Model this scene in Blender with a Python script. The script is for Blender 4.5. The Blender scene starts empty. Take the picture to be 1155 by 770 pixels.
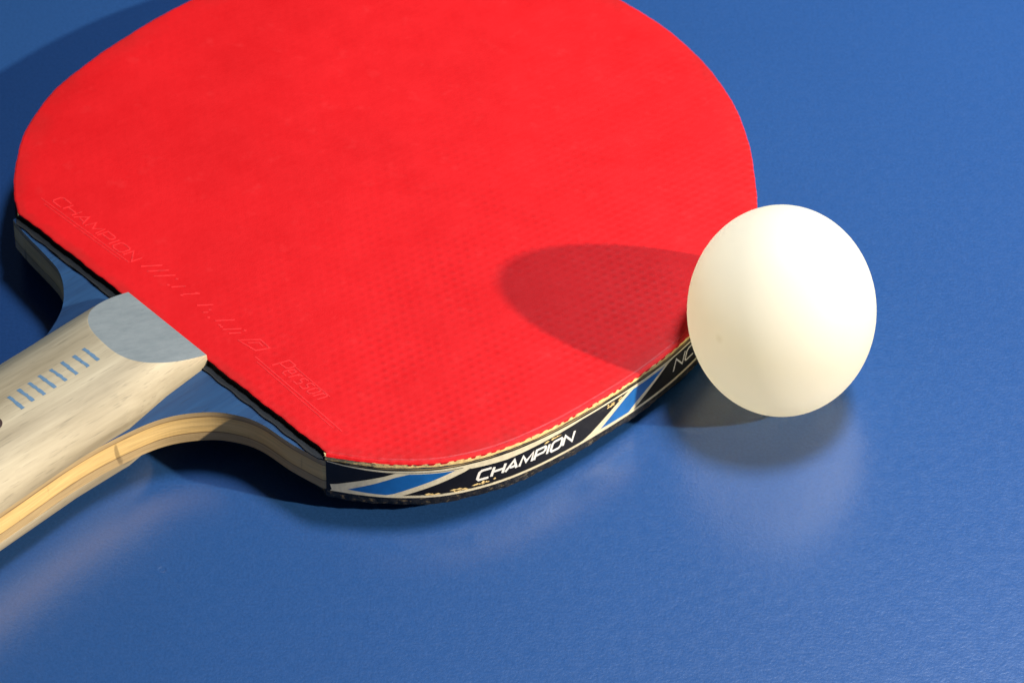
import bpy, bmesh, math, random
from mathutils import Vector, Matrix
from mathutils.geometry import tessellate_polygon
random.seed(7)
SKY_STRENGTH, SUN_STRENGTH, EXPOSURE = 0.012, 3.3, 0.92
OVERHEAD_LAMP = (5.9, 0.40, (0.38, 0.37, 1.45), (0.52, 0.02, 0.0), 64)
DENTS = [(-128.55, -54.8, 1.6)]
BALL_MARK = (-.0140, -.01327, -.0059); BALL_TRANS = .66
S = 0.001                                   # everything below is written in millimetres
sc = bpy.context.scene
COL = sc.collection

# ------------------------------------------------------------------ camera
cam = bpy.data.cameras.new('camera')
cam.sensor_width = 36.0
cam.lens = 4000.0/1155.0*36.0
cam.clip_start = 0.02; cam.clip_end = 60.0
co = bpy.data.objects.new('camera', cam); COL.objects.link(co)
co.location = (-0.05703565, -0.55149932, 0.53033874)
co.rotation_euler = (math.radians(90-43.2), 0, 0)
cam.dof.use_dof = True
cam.dof.focus_distance = 0.735
cam.dof.aperture_fstop = 36.0
sc.camera = co

# ------------------------------------------------------------------ light
SUN_AZ, SUN_EL = math.radians(-16.0), math.radians(26.0)          # from the right, a little in front
to_sun = Vector((math.cos(SUN_EL)*math.cos(SUN_AZ), math.cos(SUN_EL)*math.sin(SUN_AZ), math.sin(SUN_EL)))
w = bpy.data.worlds.new('World'); sc.world = w; w.use_nodes = True
nt = w.node_tree; nt.nodes.clear()
sky = nt.nodes.new('ShaderNodeTexSky'); sky.sky_type = 'NISHITA'; sky.sun_disc = False
sky.sun_elevation = SUN_EL
sky.sun_rotation = math.atan2(to_sun.x, to_sun.y)
bg = nt.nodes.new('ShaderNodeBackground'); bg.inputs['Strength'].default_value = SKY_STRENGTH
out = nt.nodes.new('ShaderNodeOutputWorld')
nt.links.new(sky.outputs[0], bg.inputs[0]); nt.links.new(bg.outputs[0], out.inputs[0])
sl = bpy.data.lights.new('sun', 'SUN'); sl.energy = SUN_STRENGTH; sl.angle = math.radians(1.8)
sl.color = (1.0, 0.88, 0.70)
so = bpy.data.objects.new('sun', sl); COL.objects.link(so)
so.rotation_euler = to_sun.to_track_quat('Z', 'Y').to_euler()
so.location = to_sun*3
if OVERHEAD_LAMP:
    al = bpy.data.lights.new('overhead_lamp', 'AREA'); al.shape = 'DISK'; al.size = OVERHEAD_LAMP[1]  # soft overhead lamp for the second set of shadows; its source is unseen
    al.energy = OVERHEAD_LAMP[0]; al.color = (0.78, 0.88, 1.0)
    ao = bpy.data.objects.new('overhead_lamp', al); COL.objects.link(ao)
    al.spread = math.radians(OVERHEAD_LAMP[4])
    ao.location = Vector(OVERHEAD_LAMP[2])
    ao.rotation_euler = (Vector(OVERHEAD_LAMP[2])-Vector(OVERHEAD_LAMP[3])).to_track_quat('Z', 'Y').to_euler()
sc.view_settings.view_transform = 'Standard'; sc.view_settings.look = 'None'
sc.view_settings.exposure = EXPOSURE; sc.view_settings.gamma = 1.0

# ------------------------------------------------------------------ outline of the red sheet, in mm from the middle of its straight edge
RED_PTS = [(51.2,0.2),(55.7,3.2),(60.3,6.7),(63.9,10.3),(69.0,16.6),(73.6,27.0),(76.0,38.3),(77.1,51.2),(77.3,66.4),(76.4,80.0),
 (73.4,94.0),(68.0,107.0),(61.0,118.0),(53.6,126.0),(44.8,133.8),(39.3,138.2),(30.6,143.8),(19.4,149.0),(6.2,152.7),(-4.5,154.0),(-17.4,153.8),
 (-32.0,151.0),(-47.0,145.0),(-60.0,135.5),(-71.0,123.0),(-79.0,109.0),(-83.5,95.0),(-85.5,78.8),(-85.5,68.6),(-84.9,59.2),(-83.9,50.5),(-83.0,46.0),
 (-81.9,39.3),(-79.6,32.0),(-76.0,24.5),(-72.0,18.2),(-66.8,12.4),(-61.5,7.4),(-51.4,0.0)]
def resample(pts, step):
    out=[pts[0]]; acc=0.0
    for (x0,y0),(x1,y1) in zip(pts[:-1],pts[1:]):
        L=math.hypot(x1-x0,y1-y0)
        if L<1e-9: continue
        d=step-acc
        while d<=L:
            t=d/L; out.append((x0+(x1-x0)*t,y0+(y1-y0)*t)); d+=step
        acc=(acc+L)%step if False else L-(d-step)
    if math.hypot(out[-1][0]-pts[-1][0],out[-1][1]-pts[-1][1])>step*.3: out.append(pts[-1])
    else: out[-1]=pts[-1]
    return out
def smooth(pts, n):
    p=list(pts)
    for _ in range(n):
        p=[p[0]]+[((a[0]+2*b[0]+c[0])/4,(a[1]+2*b[1]+c[1])/4) for a,b,c in zip(p[:-2],p[1:-1],p[2:])]+[p[-1]]
    return p
def catmull(P, n=12):
    out=[]
    for i in range(len(P)-1):
        p0=P[max(i-1,0)];p1=P[i];p2=P[i+1];p3=P[min(i+2,len(P)-1)]
        for k in range(n):
            t=k/n
            out.append(tuple(.5*(2*p1[j]+(p2[j]-p0[j])*t+(2*p0[j]-5*p1[j]+4*p2[j]-p3[j])*t*t+(3*p1[j]-p0[j]-3*p2[j]+p3[j])*t**3) for j in (0,1)))
    out.append(P[-1]); return out
def normals(P):          # outward normals of an open counter-clockwise curve
    N=[]
    for i in range(len(P)):
        a=P[max(i-1,0)];b=P[min(i+1,len(P)-1)]
        dx,dy=b[0]-a[0],b[1]-a[1];L=math.hypot(dx,dy) or 1
        N.append((dy/L,-dx/L))
    return N
def offset(P,d):
    return [(p[0]+n[0]*d,p[1]+n[1]*d) for p,n in zip(P,normals(P))]
RIM = resample(smooth(resample(catmull(RED_PTS),0.5),60),0.5)      # red sheet edge, right base corner round the tip to the left base corner
def _inset(i):
    t=max(0.0,min(1.0,(i*.5-72)/26)); return -.75*t*t*(3-2*t)
RIM = resample([(p[0]+n[0]*_inset(i),p[1]+n[1]*_inset(i)) for i,(p,n) in enumerate(zip(RIM,normals(RIM)))],0.5)
RIM_N = normals(RIM)
def rim_at(s, d=0.0):    # arc length s in mm -> point offset outwards by d
    i=max(0.0,min(s/0.5,len(RIM)-1.001)); k=int(i); t=i-k
    x=RIM[k][0]*(1-t)+RIM[k+1][0]*t; y=RIM[k][1]*(1-t)+RIM[k+1][1]*t
    nx=RIM_N[k][0]*(1-t)+RIM_N[k+1][0]*t; ny=RIM_N[k][1]*(1-t)+RIM_N[k+1][1]*t
    return (x+nx*d,y+ny*d)

# ------------------------------------------------------------------ materials
def srgb(r, g, b):
    f = lambda c: (c/255/12.92) if c/255 <= .04045 else ((c/255+.055)/1.055)**2.4
    return (f(r), f(g), f(b), 1.0)
class Mat:
    def __init__(s, name, rough=.5, col=(.5,.5,.5,1), spec=.5):
        s.m = bpy.data.materials.new(name); s.m.use_nodes = True
        s.n = s.m.node_tree.nodes; s.l = s.m.node_tree.links
        s.b = s.n['Principled BSDF']
        s.b.inputs['Roughness'].default_value = rough
        s.b.inputs['Base Color'].default_value = col
        s.b.inputs['Specular IOR Level'].default_value = spec
        tc = s.n.new('ShaderNodeTexCoord'); s.obj = tc.outputs['Object']
        s._bump = None
    def node(s, t, **kw):
        x = s.n.new(t)
        for k, v in kw.items():
            if k.startswith('_'): setattr(x, k[1:], v)
            else: x.inputs[k.replace('__', ' ')].default_value = v
        return x
    def link(s, a, b): s.l.new(a, b)
    def mapped(s, scale=(1,1,1), loc=(0,0,0), rot=(0,0,0)):
        m = s.node('ShaderNodeMapping'); m.inputs['Scale'].default_value = scale
        m.inputs['Location'].default_value = loc; m.inputs['Rotation'].default_value = rot
        s.link(s.obj, m.inputs['Vector']); return m.outputs[0]
    def noise(s, scale, detail=3, rough=.55, vec=None, dist=0.0):
        n = s.node('ShaderNodeTexNoise', Scale=scale, Detail=detail, Roughness=rough, Distortion=dist)
        s.link(vec if vec is not None else s.obj, n.inputs['Vector']); return n.outputs['Fac']
    def ramp(s, fac, stops, interp='LINEAR'):
        r = s.node('ShaderNodeValToRGB'); r.color_ramp.interpolation = interp
        e = r.color_ramp.elements
        e[0].position, e[0].color = stops[0]; e[1].position, e[1].color = stops[-1]
        for p, c in stops[1:-1]:
            x = e.new(p); x.color = c
        s.link(fac, r.inputs[0]); return r.outputs[0]
    def math(s, op, a, b=None, c=None, clamp=False):
        m = s.node('ShaderNodeMath', _operation=op); m.use_clamp = clamp
        for i, v in enumerate((a, b, c)):
            if v is None: continue
            if isinstance(v, (int, float)): m.inputs[i].default_value = v
            else: s.link(v, m.inputs[i])
        return m.outputs[0]
    def mix(s, fac, a, b, blend='MIX'):
        m = s.node('ShaderNodeMix', _data_type='RGBA', _blend_type=blend)
        for i, v in ((0, fac), (6, a), (7, b)):
            if isinstance(v, (int, float, tuple)): m.inputs[i].default_value = v
            else: s.link(v, m.inputs[i])
        return m.outputs[2]
    def color(s, c): s.link(c, s.b.inputs['Base Color'])
    def rough(s, c): s.link(c, s.b.inputs['Roughness'])
    def bump(s, h, strength, dist):
        b = s.node('ShaderNodeBump', Strength=strength, Distance=dist)
        s.link(h, b.inputs['Height'])
        if s._bump is not None: s.link(s._bump, b.inputs['Normal'])
        s._bump = b.outputs[0]; s.link(s._bump, s.b.inputs['Normal'])
    def xyz(s, vec=None):
        x = s.node('ShaderNodeSeparateXYZ'); s.link(vec if vec is not None else s.obj, x.inputs[0]); return x.outputs
def g(v): return (v, v, v, 1)

def table_material():
    M = Mat('blue_table_paint', .36, spec=1.0)
    fine = M.noise(1500, 2, .6); mid = M.noise(420, 3, .6); big = M.noise(9, 3, .5)
    sp = M.ramp(fine, [(.32, g(.90)), (.5, g(1)), (.72, g(1.10))])
    base = M.ramp(big, [(.3, (.0138,.056,.176,1)), (.7, (.016,.062,.192,1))])
    c = M.mix(1.0, base, sp, 'MULTIPLY')
    # tiny pale specks of dust and chips
    v = M.node('ShaderNodeTexVoronoi', Scale=26.0, _voronoi_dimensions='2D'); M.link(M.obj, v.inputs['Vector'])
    dots = M.ramp(v.outputs['Distance'], [(.003, g(1)), (.009, g(0))])
    cs = M.xyz(v.outputs['Color'])
    keep = M.math('GREATER_THAN', cs[0], .985)
    c = M.mix(M.math('MULTIPLY', M.math('MULTIPLY', dots, keep), .55), c, (.5,.6,.75,1))
    M.color(c)
    M.rough(M.math('MULTIPLY_ADD', mid, .10, .19))
    M.b.inputs['Coat Weight'].default_value = 0.0; M.b.inputs['Coat Roughness'].default_value = .24
    M.bump(mid, .11, .00035); M.bump(fine, .30, .00013)
    # a small dent in the foreground
    for px, py, r in DENTS:
        d = M.node('ShaderNodeVectorMath', _operation='DISTANCE'); M.link(M.obj, d.inputs[0])
        d.inputs[1].default_value = (px*S, py*S, 0)
        q = M.ramp(M.math('DIVIDE', d.outputs['Value'], r*S), [(.0, g(.2)), (.35, g(.1)), (.6, g(.8)), (1, g(.5))])
        M.bump(q, .25, .0003)
    return M.m
def hexdots(M, pitch, rot):
    v = M.xyz(M.mapped(rot=(0,0,rot)))
    k = 4*math.pi/(math.sqrt(3)*pitch*S)
    t = None
    for a in (0, math.pi/3, 2*math.pi/3):
        ph = M.math('ADD', M.math('MULTIPLY', v[0], k*math.cos(a)), M.math('MULTIPLY', v[1], k*math.sin(a)))
        cph = M.math('COSINE', ph)
        t = cph if t is None else M.math('ADD', t, cph)
    return t                                # 3 on the lattice points, -1.5 between them
def red_rubber():
    M = Mat('red_pimple_rubber', .44, spec=.2)
    hd = hexdots(M, 2.35, math.radians(5.5))
    n1 = M.noise(120, 4, .6); n2 = M.noise(30, 5, .65); fine = M.noise(2600, 2, .6)
    base = M.ramp(n2, [(.3, (.47,.0036,.0052,1)), (.7, (.56,.0058,.0082,1))])
    pat = M.ramp(M.math('MULTIPLY_ADD', hd, 1/4.5, 1/3), [(.35, g(1.0)), (.95, g(.80))])
    gx = M.xyz()[0]
    side = M.math('MULTIPLY_ADD', gx, 1/.075, .25, clamp=True)
    wear = M.math('MULTIPLY', M.ramp(M.noise(55, 4, .65), [(.34, g(.12)), (.66, g(1))]), M.math('MULTIPLY_ADD', side, .72, .18))
    c = M.mix(wear, base, M.mix(1.0, base, pat, 'MULTIPLY'))
    # handling dirt rubbed into the outer few millimetres
    at = M.node('ShaderNodeAttribute', _attribute_name='rim_wear')
    gr = M.ramp(M.noise(75, 4, .65), [(.36, g(0)), (.62, g(1))])
    c = M.mix(M.math('MULTIPLY', M.math('MULTIPLY', at.outputs['Fac'], gr), .55), c, (.30,.012,.010,1))
    pale = M.ramp(M.noise(190, 3, .6), [(.60, g(0)), (.74, g(.16))])
    c = M.mix(pale, c, (.62,.035,.036,1))
    M.color(c)
    M.rough(M.math('MULTIPLY_ADD', n1, .16, .40))
    M.bump(n1, .22, .0006); M.bump(M.math('MULTIPLY', hd, wear), .10, .00012); M.bump(fine, .30, .00008)
    return M.m
def plain(name, col, rough=.5, spec=.5, nscale=600, amp=.2, bump=.15, bd=.0001):
    M = Mat(name, rough, spec=spec)
    n = M.noise(nscale, 3, .6)
    lo = tuple(c*(1-amp) for c in col[:3])+(1,); hi = tuple(min(1, c*(1+amp)) for c in col[:3])+(1,)
    M.color(M.ramp(n, [(.3, lo), (.7, hi)]))
    M.bump(n, bump, bd)
    return M.m
def wood(name, light, dark, rough=.55, along=1, spec=.35, freq=1.0, line=.45, fleck=.62):
    M = Mat(name, rough, spec=spec)
    sx = 900*freq
    vec = M.mapped(scale=(sx, 45, sx) if along == 1 else (22, sx, sx))
    n = M.noise(1.0, 4, .65, vec, .25)
    vec2 = M.mapped(scale=(130, 9, 130) if along == 1 else (9, 130, 130))
    b = M.noise(1.0, 3, .6, vec2, .3)
    c = M.ramp(n, [(.28, dark), (.5, tuple(.5*(a+d) for a, d in zip(light, dark))), (.72, light)])
    c = M.mix(line, M.ramp(b, [(.3, dark), (.7, light)]), c)
    pores = M.ramp(M.noise(1.0, 2, .7, M.mapped(scale=(2300, 150, 2300))), [(.28, g(fleck)), (.42, g(1))])
    c = M.mix(1.0, c, pores, 'MULTIPLY')
    M.color(c); M.bump(n, .35, .00018); M.bump(pores, .3, .0001)
    return M.m
def ply_edge():
    M = Mat('plywood_edge', .55, spec=.35)
    z = M.xyz()[2]
    t = M.math('DIVIDE', M.math('ADD', z, 10.0*S), 8.0*S)
    streak = M.noise(1.0, 4, .6, M.mapped(scale=(110, 110, 2600)), .3)
    tz = M.math('ADD', t, M.math('MULTIPLY_ADD', streak, .05, -.025))
    Y, D, T = (.64,.43,.165,1), (.16,.09,.035,1), (.42,.30,.15,1)
    c = M.ramp(tz, [(.0, T), (.29, T), (.315, D), (.345, Y), (.60, (.70,.485,.20,1)), (.84, Y), (.865, D), (.90, T), (1.0, T)])
    sh = M.ramp(streak, [(.3, g(.74)), (.65, g(1.05))])
    marks = M.ramp(M.noise(1.0, 1, .5, M.mapped(scale=(420, 420, 90))), [(.22, g(.55)), (.30, g(1))])
    M.color(M.mix(1.0, M.mix(1.0, c, sh, 'MULTIPLY'), marks, 'MULTIPLY'))
    M.bump(streak, .4, .0002)
    return M.m
def speckled_black():
    M = Mat('black_rubber_edge', .5, spec=.4)
    n = M.noise(900, 3, .6); m = M.noise(1.0, 3, .7, M.mapped(scale=(700, 700, 1500)))
    M.color(M.mix(M.ramp(m, [(.56, g(0)), (.68, g(.7))]), (.008,.008,.009,1), (.20,.15,.075,1)))
    M.bump(n, .5, .0004)
    return M.m
def ball_plastic():
    M = Mat('white_celluloid', .42, spec=.42)
    n = M.noise(55, 3, .5); f = M.noise(1500, 2, .5)
    M.color(M.ramp(n, [(.3, (.955,.94,.89,1)), (.7, (.97,.96,.92,1))]))
    M.bump(f, .08, .00006)
    d = M.node('ShaderNodeVectorMath', _operation='DISTANCE'); M.link(M.obj, d.inputs[0])
    d.inputs[1].default_value = BALL_MARK
    spot = M.ramp(M.math('DIVIDE', d.outputs['Value'], .0012), [(.2, g(.55)), (1, g(0))])
    M.color(M.mix(spot, M.b.inputs['Base Color'].links[0].from_socket, (.42,.33,.21,1)))
    tr = M.node('ShaderNodeBsdfTranslucent', Color=(1.0,.94,.73,1))
    mx = M.node('ShaderNodeMixShader', Fac=BALL_TRANS)
    M.link(M.b.outputs[0], mx.inputs[1]); M.link(tr.outputs[0], mx.inputs[2])
    M.link(mx.outputs[0], M.n['Material Output'].inputs[0])
    return M.m

# ------------------------------------------------------------------ helpers
def mesh_obj(name, bm, mats, parent=None, smooth=False):
    me = bpy.data.meshes.new(name)
    bmesh.ops.recalc_face_normals(bm, faces=bm.faces[:]) if smooth != 'keep' else None
    for f in bm.faces: f.smooth = bool(smooth) and smooth != 'keep'
    bm.to_mesh(me); bm.free()
    for m in (mats if isinstance(mats, (list, tuple)) else [mats]): me.materials.append(m)
    o = bpy.data.objects.new(name, me); COL.objects.link(o)
    if parent: o.parent = parent
    return o
def ring(bm, pts, h):
    return [bm.verts.new((x*S, y*S, (h[i] if isinstance(h, list) else h)*S)) for i, (x, y) in enumerate(pts)]
def bridge(bm, a, b, closed=True, mi=0):
    n = len(a); fs = []
    for i in range(n if closed else n-1):
        j = (i+1) % n
        f = bm.faces.new((a[i], a[j], b[j], b[i])); f.material_index = mi; fs.append(f)
    return fs
def cap(bm, r, mi=0, flip=False):
    for tri in tessellate_polygon([[v.co for v in r]]):
        try: bm.faces.new([r[i] for i in (tri[::-1] if flip else tri)]).material_index = mi
        except ValueError: pass
def line_pts(a, b, step):
    n = max(1, int(round(math.hypot(b[0]-a[0], b[1]-a[1])/step)))
    return [(a[0]+(b[0]-a[0])*k/n, a[1]+(b[1]-a[1])*k/n) for k in range(1, n)]
def stroke(P, wd, closed=False):
    """mitred ribbon along a 2-D polyline -> list of quads"""
    n = len(P); L = []; R = []
    for i in range(n):
        a = P[i-1] if (i > 0 or closed) else None
        c = P[(i+1) % n] if (i < n-1 or closed) else None
        b = P[i]
        ds = []
        if a: ds.append((b[0]-a[0], b[1]-a[1]))
        if c: ds.append((c[0]-b[0], c[1]-b[1]))
        ns = []
        for dx, dy in ds:
            l = math.hypot(dx, dy); ns.append((-dy/l, dx/l))
        mx = sum(q[0] for q in ns)/len(ns); my = sum(q[1] for q in ns)/len(ns)
        q = max(.25, mx*mx+my*my); mx /= q; my /= q
        L.append((b[0]+mx*wd/2, b[1]+my*wd/2)); R.append((b[0]-mx*wd/2, b[1]-my*wd/2))
    return [[R[i], R[(i+1) % n], L[(i+1) % n], L[i]] for i in range(n if closed else n-1)]
# wide square capitals, unit height, (points, closed)
GLYPH = {
 'C': (1.15, [([(1.1,1),(.18,1),(0,.82),(0,.18),(.18,0),(1.1,0)], 0)]),
 'H': (1.15, [([(0,0),(0,1)],0), ([(1.1,0),(1.1,1)],0), ([(.1,.5),(1.0,.5)],0)]),
 'A': (1.2, [([(0,0),(.62,1),(1.15,0)],0), ([(.38,.3),(.9,.3)],0)]),
 'M': (1.35, [([(0,0),(.12,1),(.66,.25),(1.2,1),(1.32,0)],0)]),
 'P': (1.1, [([(0,0),(0,1),(.9,1),(1.06,.84),(1.06,.58),(.9,.42),(.12,.42)],0)]),
 'I': (.25, [([(.1,0),(.1,1)],0)]),
 'O': (1.2, [([(.18,0),(.95,0),(1.13,.18),(1.13,.82),(.95,1),(.18,1),(0,.82),(0,.18)],1)]),
 'N': (1.15, [([(0,0),(0,1),(1.08,0),(1.08,1)],0)]),
 'e': (.72, [([(.08,.34),(.6,.34),(.5,.66),(.14,.66),(0,.5),(0,.14),(.14,0),(.58,0)],0)]),
 'r': (.5, [([(0,0),(0,.66)],0), ([(.1,.5),(.22,.66),(.44,.66)],0)]),
 's': (.66, [([(.56,.66),(.1,.66),(0,.52),(.1,.36),(.48,.32),(.56,.18),(.48,0),(0,0)],0)]),
 'o': (.76, [([(.14,0),(.48,0),(.62,.14),(.62,.52),(.48,.66),(.14,.66),(0,.52),(0,.14)],1)]),
 'n': (.72, [([(0,0),(0,.66)],0), ([(.1,.56),(.22,.66),(.46,.66),(.58,.54),(.58,0)],0)]),
}
def text_strokes(txt, x0, y0, width, height, slant, wd, gap=.22):
    """-> list of lists of quads; the line is stretched to `width`"""
    tot = sum(GLYPH[c][0]+gap for c in txt)-gap
    kx = width/tot; res = []; x = 0.0
    for c in txt:
        adv, st = GLYPH[c]
        for P, cl in st:
            Q = [(x0+(x+px)*kx+slant*py*height, y0+py*height) for px, py in P]
            res.append(stroke(Q, wd, bool(cl)))
        x += adv+gap
    return res
def flat_polys_bm(polys, mapper, off0=0.0, doff=0.004, cut=1.0, mi=0, bm=None):
    """2-D polygons cut every `cut` mm along x and carried onto a surface by mapper(x, y, off)"""
    bm = bm or bmesh.new()
    for k, poly in enumerate(polys):
        b = bmesh.new()
        vs = [b.verts.new((x, y, 0)) for x, y in poly]
        f = b.faces.new(vs); bmesh.ops.triangulate(b, faces=[f])
        xs = [p[0] for p in poly]; x = math.floor(min(xs)/cut)*cut+cut
        while x < max(xs):
            bmesh.ops.bisect_plane(b, geom=b.verts[:]+b.edges[:]+b.faces[:], plane_co=(x,0,0), plane_no=(1,0,0), dist=1e-5)
            x += cut
        b.verts.ensure_lookup_table(); vm = {}
        for v in b.verts:
            X = mapper(v.co.x, v.co.y, off0+doff*k); vm[v] = bm.verts.new((X[0]*S, X[1]*S, X[2]*S))
        for f in b.faces:
            try: bm.faces.new([vm[v] for v in f.verts]).material_index = mi
            except ValueError: pass
        b.free()
    return bm

# ------------------------------------------------------------------ setting
bm = bmesh.new()
bmesh.ops.create_cube(bm, size=1.0, matrix=Matrix.Translation((-.1, .25, -.0125)) @ Matrix.Diagonal((2.74, 1.525, .025, 1)))
bmesh.ops.bevel(bm, geom=bm.edges[:], offset=.002, segments=2, affect='EDGES')
table = mesh_obj('table_surface', bm, table_material())
table['kind'] = 'structure'
table['label'] = 'blue painted table tennis table top with a fine grain'

# ------------------------------------------------------------------ bat
ux = Vector((0.69100899, -0.72284616, 0)); nx = Vector((0.72261448, 0.69078751, -0.02531646)); wz = Vector((0.0182999, 0.0174939, 0.99967949))
bat = bpy.data.objects.new('table_tennis_bat', None); COL.objects.link(bat)
top = Vector((-130.71748, 0.16252, 16.0))
mw = Matrix((ux, nx, wz)).transposed().to_4x4(); mw.translation = top*S
bat.matrix_world = mw; bat.empty_display_size = .02
bat['label'] = 'red rubber table tennis bat with pale wooden handle lying flat on the blue table'
bat['category'] = 'bat'

m_red = red_rubber()
m_emb = plain('worn_red_lettering', (.62,.016,.018,1), .5, .35, 700, .25)
m_black = plain('plain_black', (.010,.010,.011,1), .55, .35, 800, .3)
m_sponge = plain('tan_sponge', (.86,.60,.26,1), .75, .2, 900, .25, .5, .0003)
m_ply = ply_edge()
m_blueven = wood('blue_stained_veneer', (.013,.058,.150,1), (.005,.026,.080,1), .5, freq=.9)
m_handle = wood('pale_handle_wood', (.46,.40,.285,1), (.17,.135,.08,1), .6, freq=1.1, line=.25, fleck=.72)
m_facet = wood('grey_blue_stained_wood', (.185,.212,.222,1), (.115,.142,.155,1), .5, freq=1.1, fleck=.92)
m_tape = plain('black_edge_tape', (.006,.005,.005,1), .42, .25, 300, .3, .1)
m_white = plain('cream_tape_print', (.72,.65,.46,1), .4, .4, 700, .12)
m_letter = plain('white_lettering', (.82,.81,.77,1), .4, .4, 900, .06)
m_blue = plain('blue_tape_print', (.008,.125,.42,1), .35, .45, 250, .15)
m_ink = wood('blue_ink', (.115,.20,.30,1), (.045,.11,.20,1), .55, freq=1.2)
m_dark = plain('dark_brown_disc', (.030,.012,.008,1), .4, .5, 600, .3)
m_speck = speckled_black()

H_SHEET, H_SPONGE, H_GROOVE, H_PLY, H_BOT = -.42, -1.45, -1.80, -9.8, -12.15
N = len(RIM); LEN = (N-1)*.5
base_edge = line_pts(RIM[-1], RIM[0], 1.0)                         # the straight edge of the rubber above the handle
# a hand-cut edge is not quite straight
base_edge = [(x, y+.10*math.sin(x*.55)+.07*math.sin(x*1.7+1)) for x, y in base_edge]
# --- red rubber sheet
bm = bmesh.new()
def wob(s, a): return a*(math.sin(s*.37+1)+.6*math.sin(s*1.13)+.4*math.sin(s*2.9))
def flare(s):                                 # the sheet overhangs the blade along the far side
    t = max(0, min(1, (s-86)/20)); return .95*t*t*(3-2*t)*max(0, min(1, (LEN-s)/7+.25))
rim0 = [rim_at(i*.5, wob(i*.5, .05)+flare(i*.5)) for i in range(N)]
rimz = []
for i in range(N):
    s = i*.5
    ridge = .08*math.sin(s*2*math.pi/1.9) if 85 < s < 175 else 0
    rimz.append(-.10+ridge)
def inner(d):
    return [rim_at(i*.5, -d) for i in range(N)]
worn = bm.verts.layers.float.new('rim_wear')
r_low = ring(bm, rim0+base_edge, H_SHEET)
r_edge = ring(bm, rim0+base_edge, [z-.02 for z in rimz]+[-.12]*len(base_edge))
r1 = ring(bm, [rim_at(i*.5, flare(i*.5)-.35) for i in range(N)]+[(x, y+.35) for x, y in base_edge], [z*.25 for z in rimz]+[-.02]*len(base_edge))
r2 = ring(bm, [rim_at(i*.5, flare(i*.5)-1.6) for i in range(N)]+[(x*.985, y+1.6) for x, y in base_edge], 0.0)
def depth(s):
    t = max(0, min(1, min(s, LEN-s)/25)); return 2.2+4.2*t*t*(3-2*t)
r3 = ring(bm, [rim_at(i*.5, flare(i*.5)-depth(i*.5)) for i in range(N)]+[(x*.97, y+2.6) for x, y in base_edge], 0.0)
for grp, val in ((r_low, 1.0), (r_edge, 1.0), (r1, 1.0), (r2, .72), (r3, 0.0)):
    for v in grp: v[worn] = val
bridge(bm, r_low, r_edge); bridge(bm, r_edge, r1); bridge(bm, r1, r2); bridge(bm, r2, r3)
cap(bm, r3); cap(bm, r_low, flip=True)
sheet = mesh_obj('rubber_sheet', bm, m_red, bat)
# --- ragged cut edge of the pimples below the sheet
bm = bmesh.new(); a = []; b = []; c = []; k = 0; s = .2; rnd = random.Random(3)
saw = []
while s < 96:
    p = rnd.uniform(1.3, 2.9); dpt = rnd.choice((.1, .25, .35, .45, .55))*rnd.uniform(.7, 1.2)
    if s < 9: dpt *= .25
    saw.append((s, p, dpt)); s += p
for s0, p, dpt in saw:
    for q, z in ((0, -.40), (.12, -.40), (.2, -.42-dpt*.9), (.55, -.42-dpt), (.66, -.42-dpt*.6), (.78, -.40)):
        ss = s0+q*p
        o_ = .99+wob(ss, .04)+rnd.uniform(-.008, .008)
        x, y = rim_at(ss, o_-.45); a.append((x, y, -.10)); x, y = rim_at(ss, o_); c.append((x, y, z)); x, y = rim_at(ss, o_-.9); b.append((x, y, z))
va = [bm.verts.new((x*S, y*S, z*S)) for x, y, z in a]; vc = [bm.verts.new((x*S, y*S, z*S)) for x, y, z in c]; vb = [bm.verts.new((x*S, y*S, z*S)) for x, y, z in b]
vt = []
for (x, y, z), s in zip(a, range(len(a))):
    vt.append(bm.verts.new((x*S, y*S, (z+.02)*S)))
vm = [bm.verts.new((x*S, y*S, -.385*S)) for x, y, z in c]
bridge(bm, va, vm, False); bridge(bm, vm, vc, False); bridge(bm, vc, vb, False)
vi = [bm.verts.new((x*S, y*S, -.06*S)) for (x, y, z) in b]
bridge(bm, vi, va, False)
for v in vt: bm.verts.remove(v)
teeth = mesh_obj('cut_pimple_edge', bm, m_red, sheet)
# --- sponge (tan where it was trimmed round the rim, black along the handle side)
bm = bmesh.new()
rp = [rim_at(i*.5, (.92 if i*.5 < 92 else .45)+wob(i*.5+40, .05)) for i in range(N)]
be = [(x, y+.2) for x, y in line_pts(RIM[-1], RIM[0], 1.0)]
t0 = ring(bm, rp+be, H_SHEET-.01); t1 = ring(bm, rp+be, H_SPONGE)
f = bridge(bm, t0, t1)
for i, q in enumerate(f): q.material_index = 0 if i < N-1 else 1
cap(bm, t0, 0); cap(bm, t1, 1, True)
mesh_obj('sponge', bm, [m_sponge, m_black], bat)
# --- glue line, with a black lip painting the sheet's shadow onto the veneer
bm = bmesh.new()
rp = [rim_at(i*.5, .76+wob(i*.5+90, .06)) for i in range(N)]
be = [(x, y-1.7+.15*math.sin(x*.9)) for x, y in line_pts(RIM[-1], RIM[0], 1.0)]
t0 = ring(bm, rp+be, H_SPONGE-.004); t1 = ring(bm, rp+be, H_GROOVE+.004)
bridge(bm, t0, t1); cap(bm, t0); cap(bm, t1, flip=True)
mesh_obj('glue_and_shade_strip', bm, m_black, bat)
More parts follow.
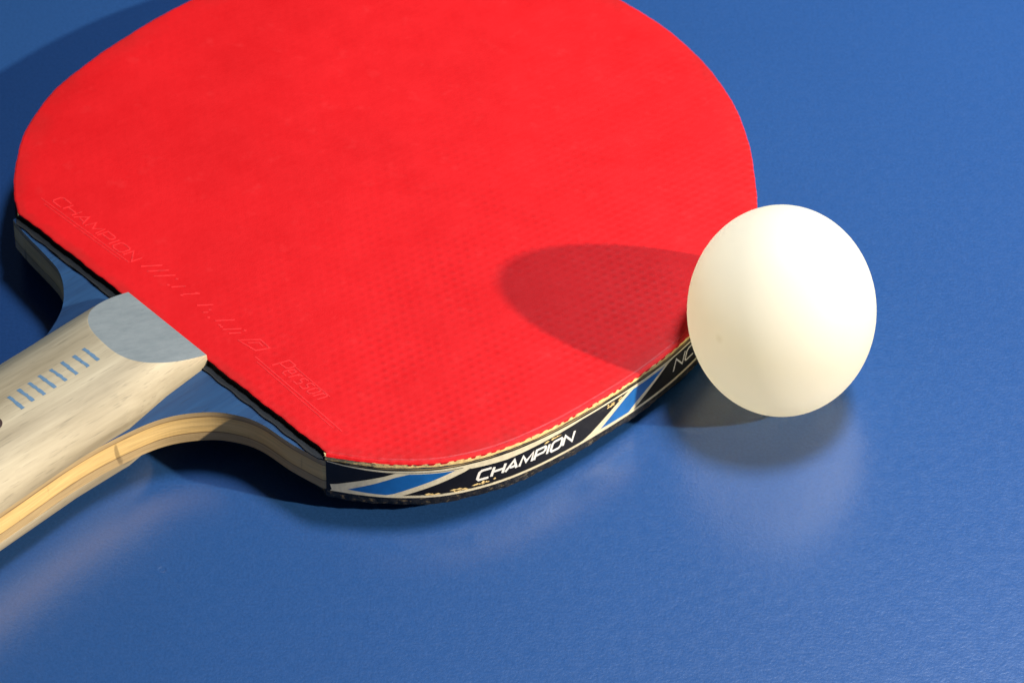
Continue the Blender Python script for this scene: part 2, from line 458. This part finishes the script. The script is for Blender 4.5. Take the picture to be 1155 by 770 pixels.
# --- plywood blade with its neck and the core of the handle
NECK_L = catmull([(-52.0,-.6),(-46.0,-1.7),(-36.6,-2.9),(-31.4,-4.0),(-26.3,-6.8),(-21.3,-11.4),(-17.2,-18.5),(-14.4,-27),(-13.4,-38),(-13.0,-60),(-13.5,-85),(-15.0,-104)], 10)
NECK_R = catmull([(51.2,-.9),(43.4,-2.3),(34.6,-3.0),(29.2,-5.0),(24.3,-8.9),(19.9,-16.0),(17.9,-25),(17.2,-38),(18.7,-59),(20.2,-85),(22,-104)], 10)
blade_out = [rim_at(i*.5, .88) for i in range(2, N-2)]+NECK_L+NECK_R[::-1]
bm = bmesh.new()
def ins(P, d): return P
b0 = ring(bm, blade_out, H_GROOVE); 
n_rim = N-4
b1 = ring(bm, blade_out, H_PLY)
bridge(bm, b0, b1, True, 1)
cap(bm, b0, 0); cap(bm, b1, 0, True)
blade = mesh_obj('blade', bm, [m_blueven, m_ply], bat)
bv = blade.modifiers.new('soft edge', 'BEVEL'); bv.width = .00025; bv.segments = 2; bv.limit_method = 'ANGLE'; bv.angle_limit = math.radians(60)
# --- black rubber on the underside
bm = bmesh.new()
rp = [rim_at(i*.5, .85+wob(i*.5+17, .10)) for i in range(N)]
be = line_pts(RIM[-1], RIM[0], 1.0)
rp2 = [rim_at(i*.5, .70+wob(i*.5+47, .12)) for i in range(N)]
t0 = ring(bm, rp+be, H_PLY-.006); t1 = ring(bm, rp+be, -11.2); t2 = ring(bm, rp2+be, H_BOT)
bridge(bm, t0, t1); bridge(bm, t1, t2); cap(bm, t0); cap(bm, t2, flip=True)
mesh_obj('underside_rubber', bm, m_speck, bat)
# --- edge tape
TT, TB = -2.0, -9.95
def on_tape(s, h, off): 
    x, y = rim_at(s, 1.02+off); return (x, y, h)
bm = bmesh.new()
S1 = LEN-1.0
cols = [i*.5 for i in range(0, int(S1*2)+1)]
rows = []
for h, o_ in ((TT, -.30), (TT, 0), (TB, 0), (TB, -.30)):
    row = []
    for s in cols:
        hh = h+(.10*math.sin(s*.21)+.06*math.sin(s*.9) if h == TT else .05*math.sin(s*.33))
        if h == TT and s < 6: hh += .5*(1-s/6)
        X = on_tape(s+.2, hh, o_); row.append(bm.verts.new((X[0]*S, X[1]*S, X[2]*S)))
    rows.append(row)
for r0, r1_ in zip(rows[:-1], rows[1:]): bridge(bm, r0, r1_, False)
tape = mesh_obj('edge_tape', bm, m_tape, bat)
bords = [[(.4,-1.75),(4,-2.25),(9,-2.62),(13,-2.8),(28,-2.72),(30,-3.55),(38,-3.95),(46,-3.5),(51,-3.25),(57,-2.8),(LEN-2,-2.8),(LEN-2,-2.25),(60,-2.28),(28,-2.18),(13,-2.30),(4,-2.0),(.4,-1.55)],
         [(1,-9.9),(LEN-2,-9.9),(LEN-2,-9.36),(60,-9.36),(20,-9.40),(1.5,-9.2)],
         [(1.3,-9.3),(1.0,-8.1),(2.5,-7.7),(12.4,-3.9),(14.5,-2.9),(30.5,-2.9),(28.8,-3.9),(16.6,-9.0),(15.5,-9.3)],
         [(57.0,-9.3),(59.5,-8.4),(67.6,-3.9),(70,-2.8),(84.2,-2.8),(82.6,-3.1),(72.0,-9.3)]]
blues = [[(4.75,-8.75),(10,-6.35),(14.6,-4.05),(17.3,-3.15),(26.6,-3.1),(14.1,-8.8),(12.7,-9.15),(9.2,-9.05)],
         [(62.2,-8.9),(69.2,-4.3),(71.6,-3.1),(81.6,-3.05),(73.1,-7.2),(70.4,-9.1)]]
for i, q in enumerate(bords):
    mesh_obj('tape_border' if i < 2 else 'stripe_outline', flat_polys_bm([q], on_tape, .02+.006*i, 0, .7), m_white, tape, 'keep')
for q in blues: mesh_obj('tape_stripe', flat_polys_bm([q], on_tape, .05, 0, .7), m_blue, tape, 'keep')
def quads(strokes): return [q for st_ in strokes for q in st_]
def stroke_bm(strokes, mapper, off0, doff, cut=.7):
    bm = bmesh.new()
    for k, st_ in enumerate(strokes): flat_polys_bm(st_, mapper, off0+doff*(k % 4), 0.0, cut, 0, bm)
    return bm
mesh_obj('tape_lettering', stroke_bm(text_strokes('CHAMPION', 31.2, -7.35, 23.2, 2.45, .28, .62), on_tape, .05, .006), m_letter, tape, 'keep')
mesh_obj('tape_lettering', stroke_bm(text_strokes('NC', 84.6, -6.9, 7.5, 3.0, .28, .42), on_tape, .05, .006), m_letter, tape, 'keep')
# worn patches where the print has rubbed off
rw = random.Random(11); scr = []
for s0, h0, ds, dh, n in ((28.5,-8.9,5,.7,9), (33,-8.3,4.5,.5,8), (66,-3.6,4,.9,12), (49,-3.9,4,.4,6), (20,-9.0,8,.3,5)):
    for _ in range(n):
        s_ = s0+rw.uniform(-.5,.5)*ds; h_ = h0+rw.uniform(-.5,.5)*dh; l_ = rw.uniform(.3,1.6); t_ = rw.uniform(.10,.30)
        scr.append([(s_-l_/2,h_-t_*.2),(s_,h_-t_),(s_+l_/2,h_+rw.uniform(-.1,.1)),(s_+l_*.1,h_+t_)])
mesh_obj('tape_scuff', flat_polys_bm(scr, on_tape, .075, .0008, .7), m_sponge, tape, 'keep')

# --- embossed line of type along the bottom of the red sheet
def raised(strokes, ht):
    bm = bmesh.new()
    for k, st_ in enumerate(strokes):
        e = .003*(k % 5)
        for q in st_:
            cx = sum(p[0] for p in q)/4; cy = sum(p[1] for p in q)/4
            lo = [bm.verts.new((x*S, y*S, -.01*S)) for x, y in q]
            hi = [bm.verts.new(((x+(cx-x)*.0)*S, (y+(cy-y)*.0)*S, (ht+e)*S)) for x, y in q]
            bridge(bm, lo, hi); bm.faces.new(hi)
    return bm
EM = text_strokes('CHAMPION', -49.6, 8.5, 28.0, 2.5, .25, .34)
EM += [stroke([(-52,7.3),(-22,7.9)], .22), stroke([(-50,6.6),(-24,7.1)], .18)]
EM += text_strokes('Persson', 24.0, 9.2, 14.6, 3.6, .35, .30)
EM += [stroke([(19.5,8.3),(49,6.6)], .22), stroke([(21,7.5),(47,5.9)], .18), stroke([(27,12.4),(39.5,11.7)], .2)]
rw = random.Random(5)
for u in (-19.2,-17.0,-14.8): EM += [stroke([(u, 8.9),(u+2.9,12.6)], .42)]
for u in (-9.5,-6.0,-1.2,1.4,5.2,8.4,10.2):
    L_ = rw.uniform(.25,1.0); v_ = 8.6+rw.uniform(0,1.2)
    EM += [stroke([(u, v_),(u+2.7*L_, v_+3.4*L_)], .36)]
for _ in range(9):
    u = rw.uniform(-11,12); v_ = rw.uniform(8.4,12.4); EM += [stroke([(u,v_),(u+.5,v_+.3)], .45)]
EM += [stroke([(13.2,9.0),(16.2,12.6),(19.6,12.3),(18.2,9.6)], .34, True), stroke([(15.2,10.0),(16.8,11.8),(18.2,11.6)], .3)]
mesh_obj('embossed_lettering', raised(EM, .035), m_emb, sheet)

# --- handle scales
PROF = [(5,-13.2,13.4),(0,-13.2,13.4),(-12,-13.7,14.8),(-24,-13.8,17.2),(-38,-13.3,17.3),(-59,-12.9,18.85),(-85,-13.3,20.0),(-104,-14.8,21.8)]
def prof(n):
    for (n0,l0,r0),(n1,l1,r1_) in zip(PROF[:-1],PROF[1:]):
        if n <= n0 and n >= n1:
            t = (n0-n)/(n0-n1); return l0+(l1-l0)*t, r0+(r1_-r0)*t
    return PROF[-1][1:]
def sect(n, sign):
    """half section of the rounded handle, from the right edge over the crown to the left edge"""
    l, r = prof(n); uc = (l+r)/2; hw = (r-l)/2; Hh = 9.6
    tt = min(1, max(0, -n/26)); ex = 3.8-1.4*tt
    out_ = []
    for k in range(49):
        t = math.pi*k/48; c_, s_ = math.cos(t), math.sin(t)
        v = math.copysign(abs(c_)**(2/ex), c_); q = abs(s_)**(2/2.25)
        out_.append((uc+v*hw, (H_GROOVE+.002+q*Hh) if sign > 0 else (H_PLY-.002-q*7.6)))
    return out_
def handle_top(u, n):
    l, r = prof(n); uc = (l+r)/2; hw = (r-l)/2; tt = min(1, max(0, -n/26)); ex = 3.8-1.4*tt
    v = min(1, abs((u-uc)/hw)); c_ = v**(ex/2); s_ = math.sqrt(max(0, 1-c_*c_)); return H_GROOVE+.002+s_**(2/2.25)*9.6
BEV_A, BEV_N = 1.5, math.tan(math.radians(19.5))
def handle(sign, name):
    bm = bmesh.new(); rows = []
    ns = [2-.5*i for i in range(0, 60)]+[-28-2*i for i in range(0, 39)]
    for n in ns:
        rows.append([bm.verts.new((u*S, n*S, h*S)) for u, h in sect(n, sign)])
    for r0, r1_ in zip(rows[:-1], rows[1:]): bridge(bm, r0, r1_, False)
    for r_ in rows: pass
    bm.faces.new(rows[0]); bm.faces.new(rows[-1][::-1])
    # flat underside
    for r0, r1_ in zip(rows[:-1], rows[1:]): bm.faces.new((r0[0], r0[-1], r1_[-1], r1_[0]))
    for f in bm.faces: f.smooth = True
    def slice_(co, no, mi):
        g_ = bmesh.ops.bisect_plane(bm, geom=bm.verts[:]+bm.edges[:]+bm.faces[:], plane_co=Vector(co)*S, plane_no=no, clear_outer=True, dist=1e-7)
        es = [e for e in g_['geom_cut'] if isinstance(e, bmesh.types.BMEdge)]
        r_ = bmesh.ops.contextual_create(bm, geom=es)
        for f in r_['faces']: f.material_index = mi; f.smooth = False
    slice_((0, .35, 0), (0, 1, 0), 0)
    if sign > 0:
        no = Vector((.03, BEV_N, 1)).normalized(); slice_((0, .35, BEV_A), no, 1)
    else:
        no = Vector((0, BEV_N, -1)).normalized(); slice_((0, .35, -12.5), no, 1)
    bmesh.ops.recalc_face_normals(bm, faces=bm.faces[:])
    me = bpy.data.meshes.new(name); bm.to_mesh(me); bm.free()
    me.materials.append(m_handle); me.materials.append(m_facet)
    o = bpy.data.objects.new(name, me); COL.objects.link(o); o.parent = bat
    es = o.modifiers.new('soft edge', 'BEVEL'); es.width = .00035; es.segments = 2; es.limit_method = 'ANGLE'; es.angle_limit = math.radians(28)
    return o
scale_top = handle(1, 'handle_scale'); scale_top['label'] = 'pale wooden upper handle half with a grey blue bevel and blue tick marks'
scale_bot = handle(-1, 'handle_scale')
def on_handle(n, u, off): return (u, -n, handle_top(u, -n)+.04+off)
TICKS = [((.16,-21.73),(5.03,-21.61)),((.42,-24.62),(5.13,-24.37)),((.35,-27.57),(5.36,-27.55)),((.59,-30.74),(5.37,-30.38)),
         ((.52,-33.66),(5.53,-33.31)),((.78,-36.5),(5.69,-36.24)),((.8,-39.3),(5.61,-39.12)),((1.3,-42.14),(6.0,-42.04))]
rw = random.Random(9)
for a_, b_ in TICKS:
    a_ = (a_[0]+rw.uniform(-.1,.1), a_[1]); q = []
    P = [(a_[0]+(b_[0]-a_[0])*t, a_[1]+(b_[1]-a_[1])*t) for t in [i/8 for i in range(9)]]
    L_ = [(-(n+.40+rw.uniform(-.10,.10)), u) for u, n in P]; R_ = [(-(n-.40+rw.uniform(-.10,.10)), u) for u, n in P]
    polys = [[L_[i], L_[i+1], R_[i+1], R_[i]] for i in range(8)]
    mesh_obj('printed_tick', flat_polys_bm(polys, on_handle, 0, 0, .5), m_ink, scale_top, 'keep')
circ = [(49.3+1.9*math.cos(t*math.pi/16), 5.4+1.9*math.sin(t*math.pi/16)) for t in range(32)]
mesh_obj('round_disc', flat_polys_bm([circ], on_handle, .01, 0, .4), m_dark, scale_top, 'keep')  # flat dark brown disc on the upper face of the handle

# ------------------------------------------------------------------ ball
a_, b_ = 20.0, 22.43
th = math.radians(43.2)
hc = math.sqrt((b_*math.cos(th))**2+(a_*math.sin(th))**2)
bm = bmesh.new()
bmesh.ops.create_icosphere(bm, subdivisions=6, radius=1.0)
bmesh.ops.scale(bm, verts=bm.verts[:], vec=(a_*S, a_*S, b_*S))
ball = mesh_obj('table_tennis_ball', bm, ball_plastic(), None, True)
ball.location = (0, 0, hc*S+.00002)
ball.rotation_euler = (-(math.pi/2-math.radians(90-43.2))+0, 0, 0)
ball['label'] = 'matt white table tennis ball resting on the blue table against the bat rim'
ball['category'] = 'ball'
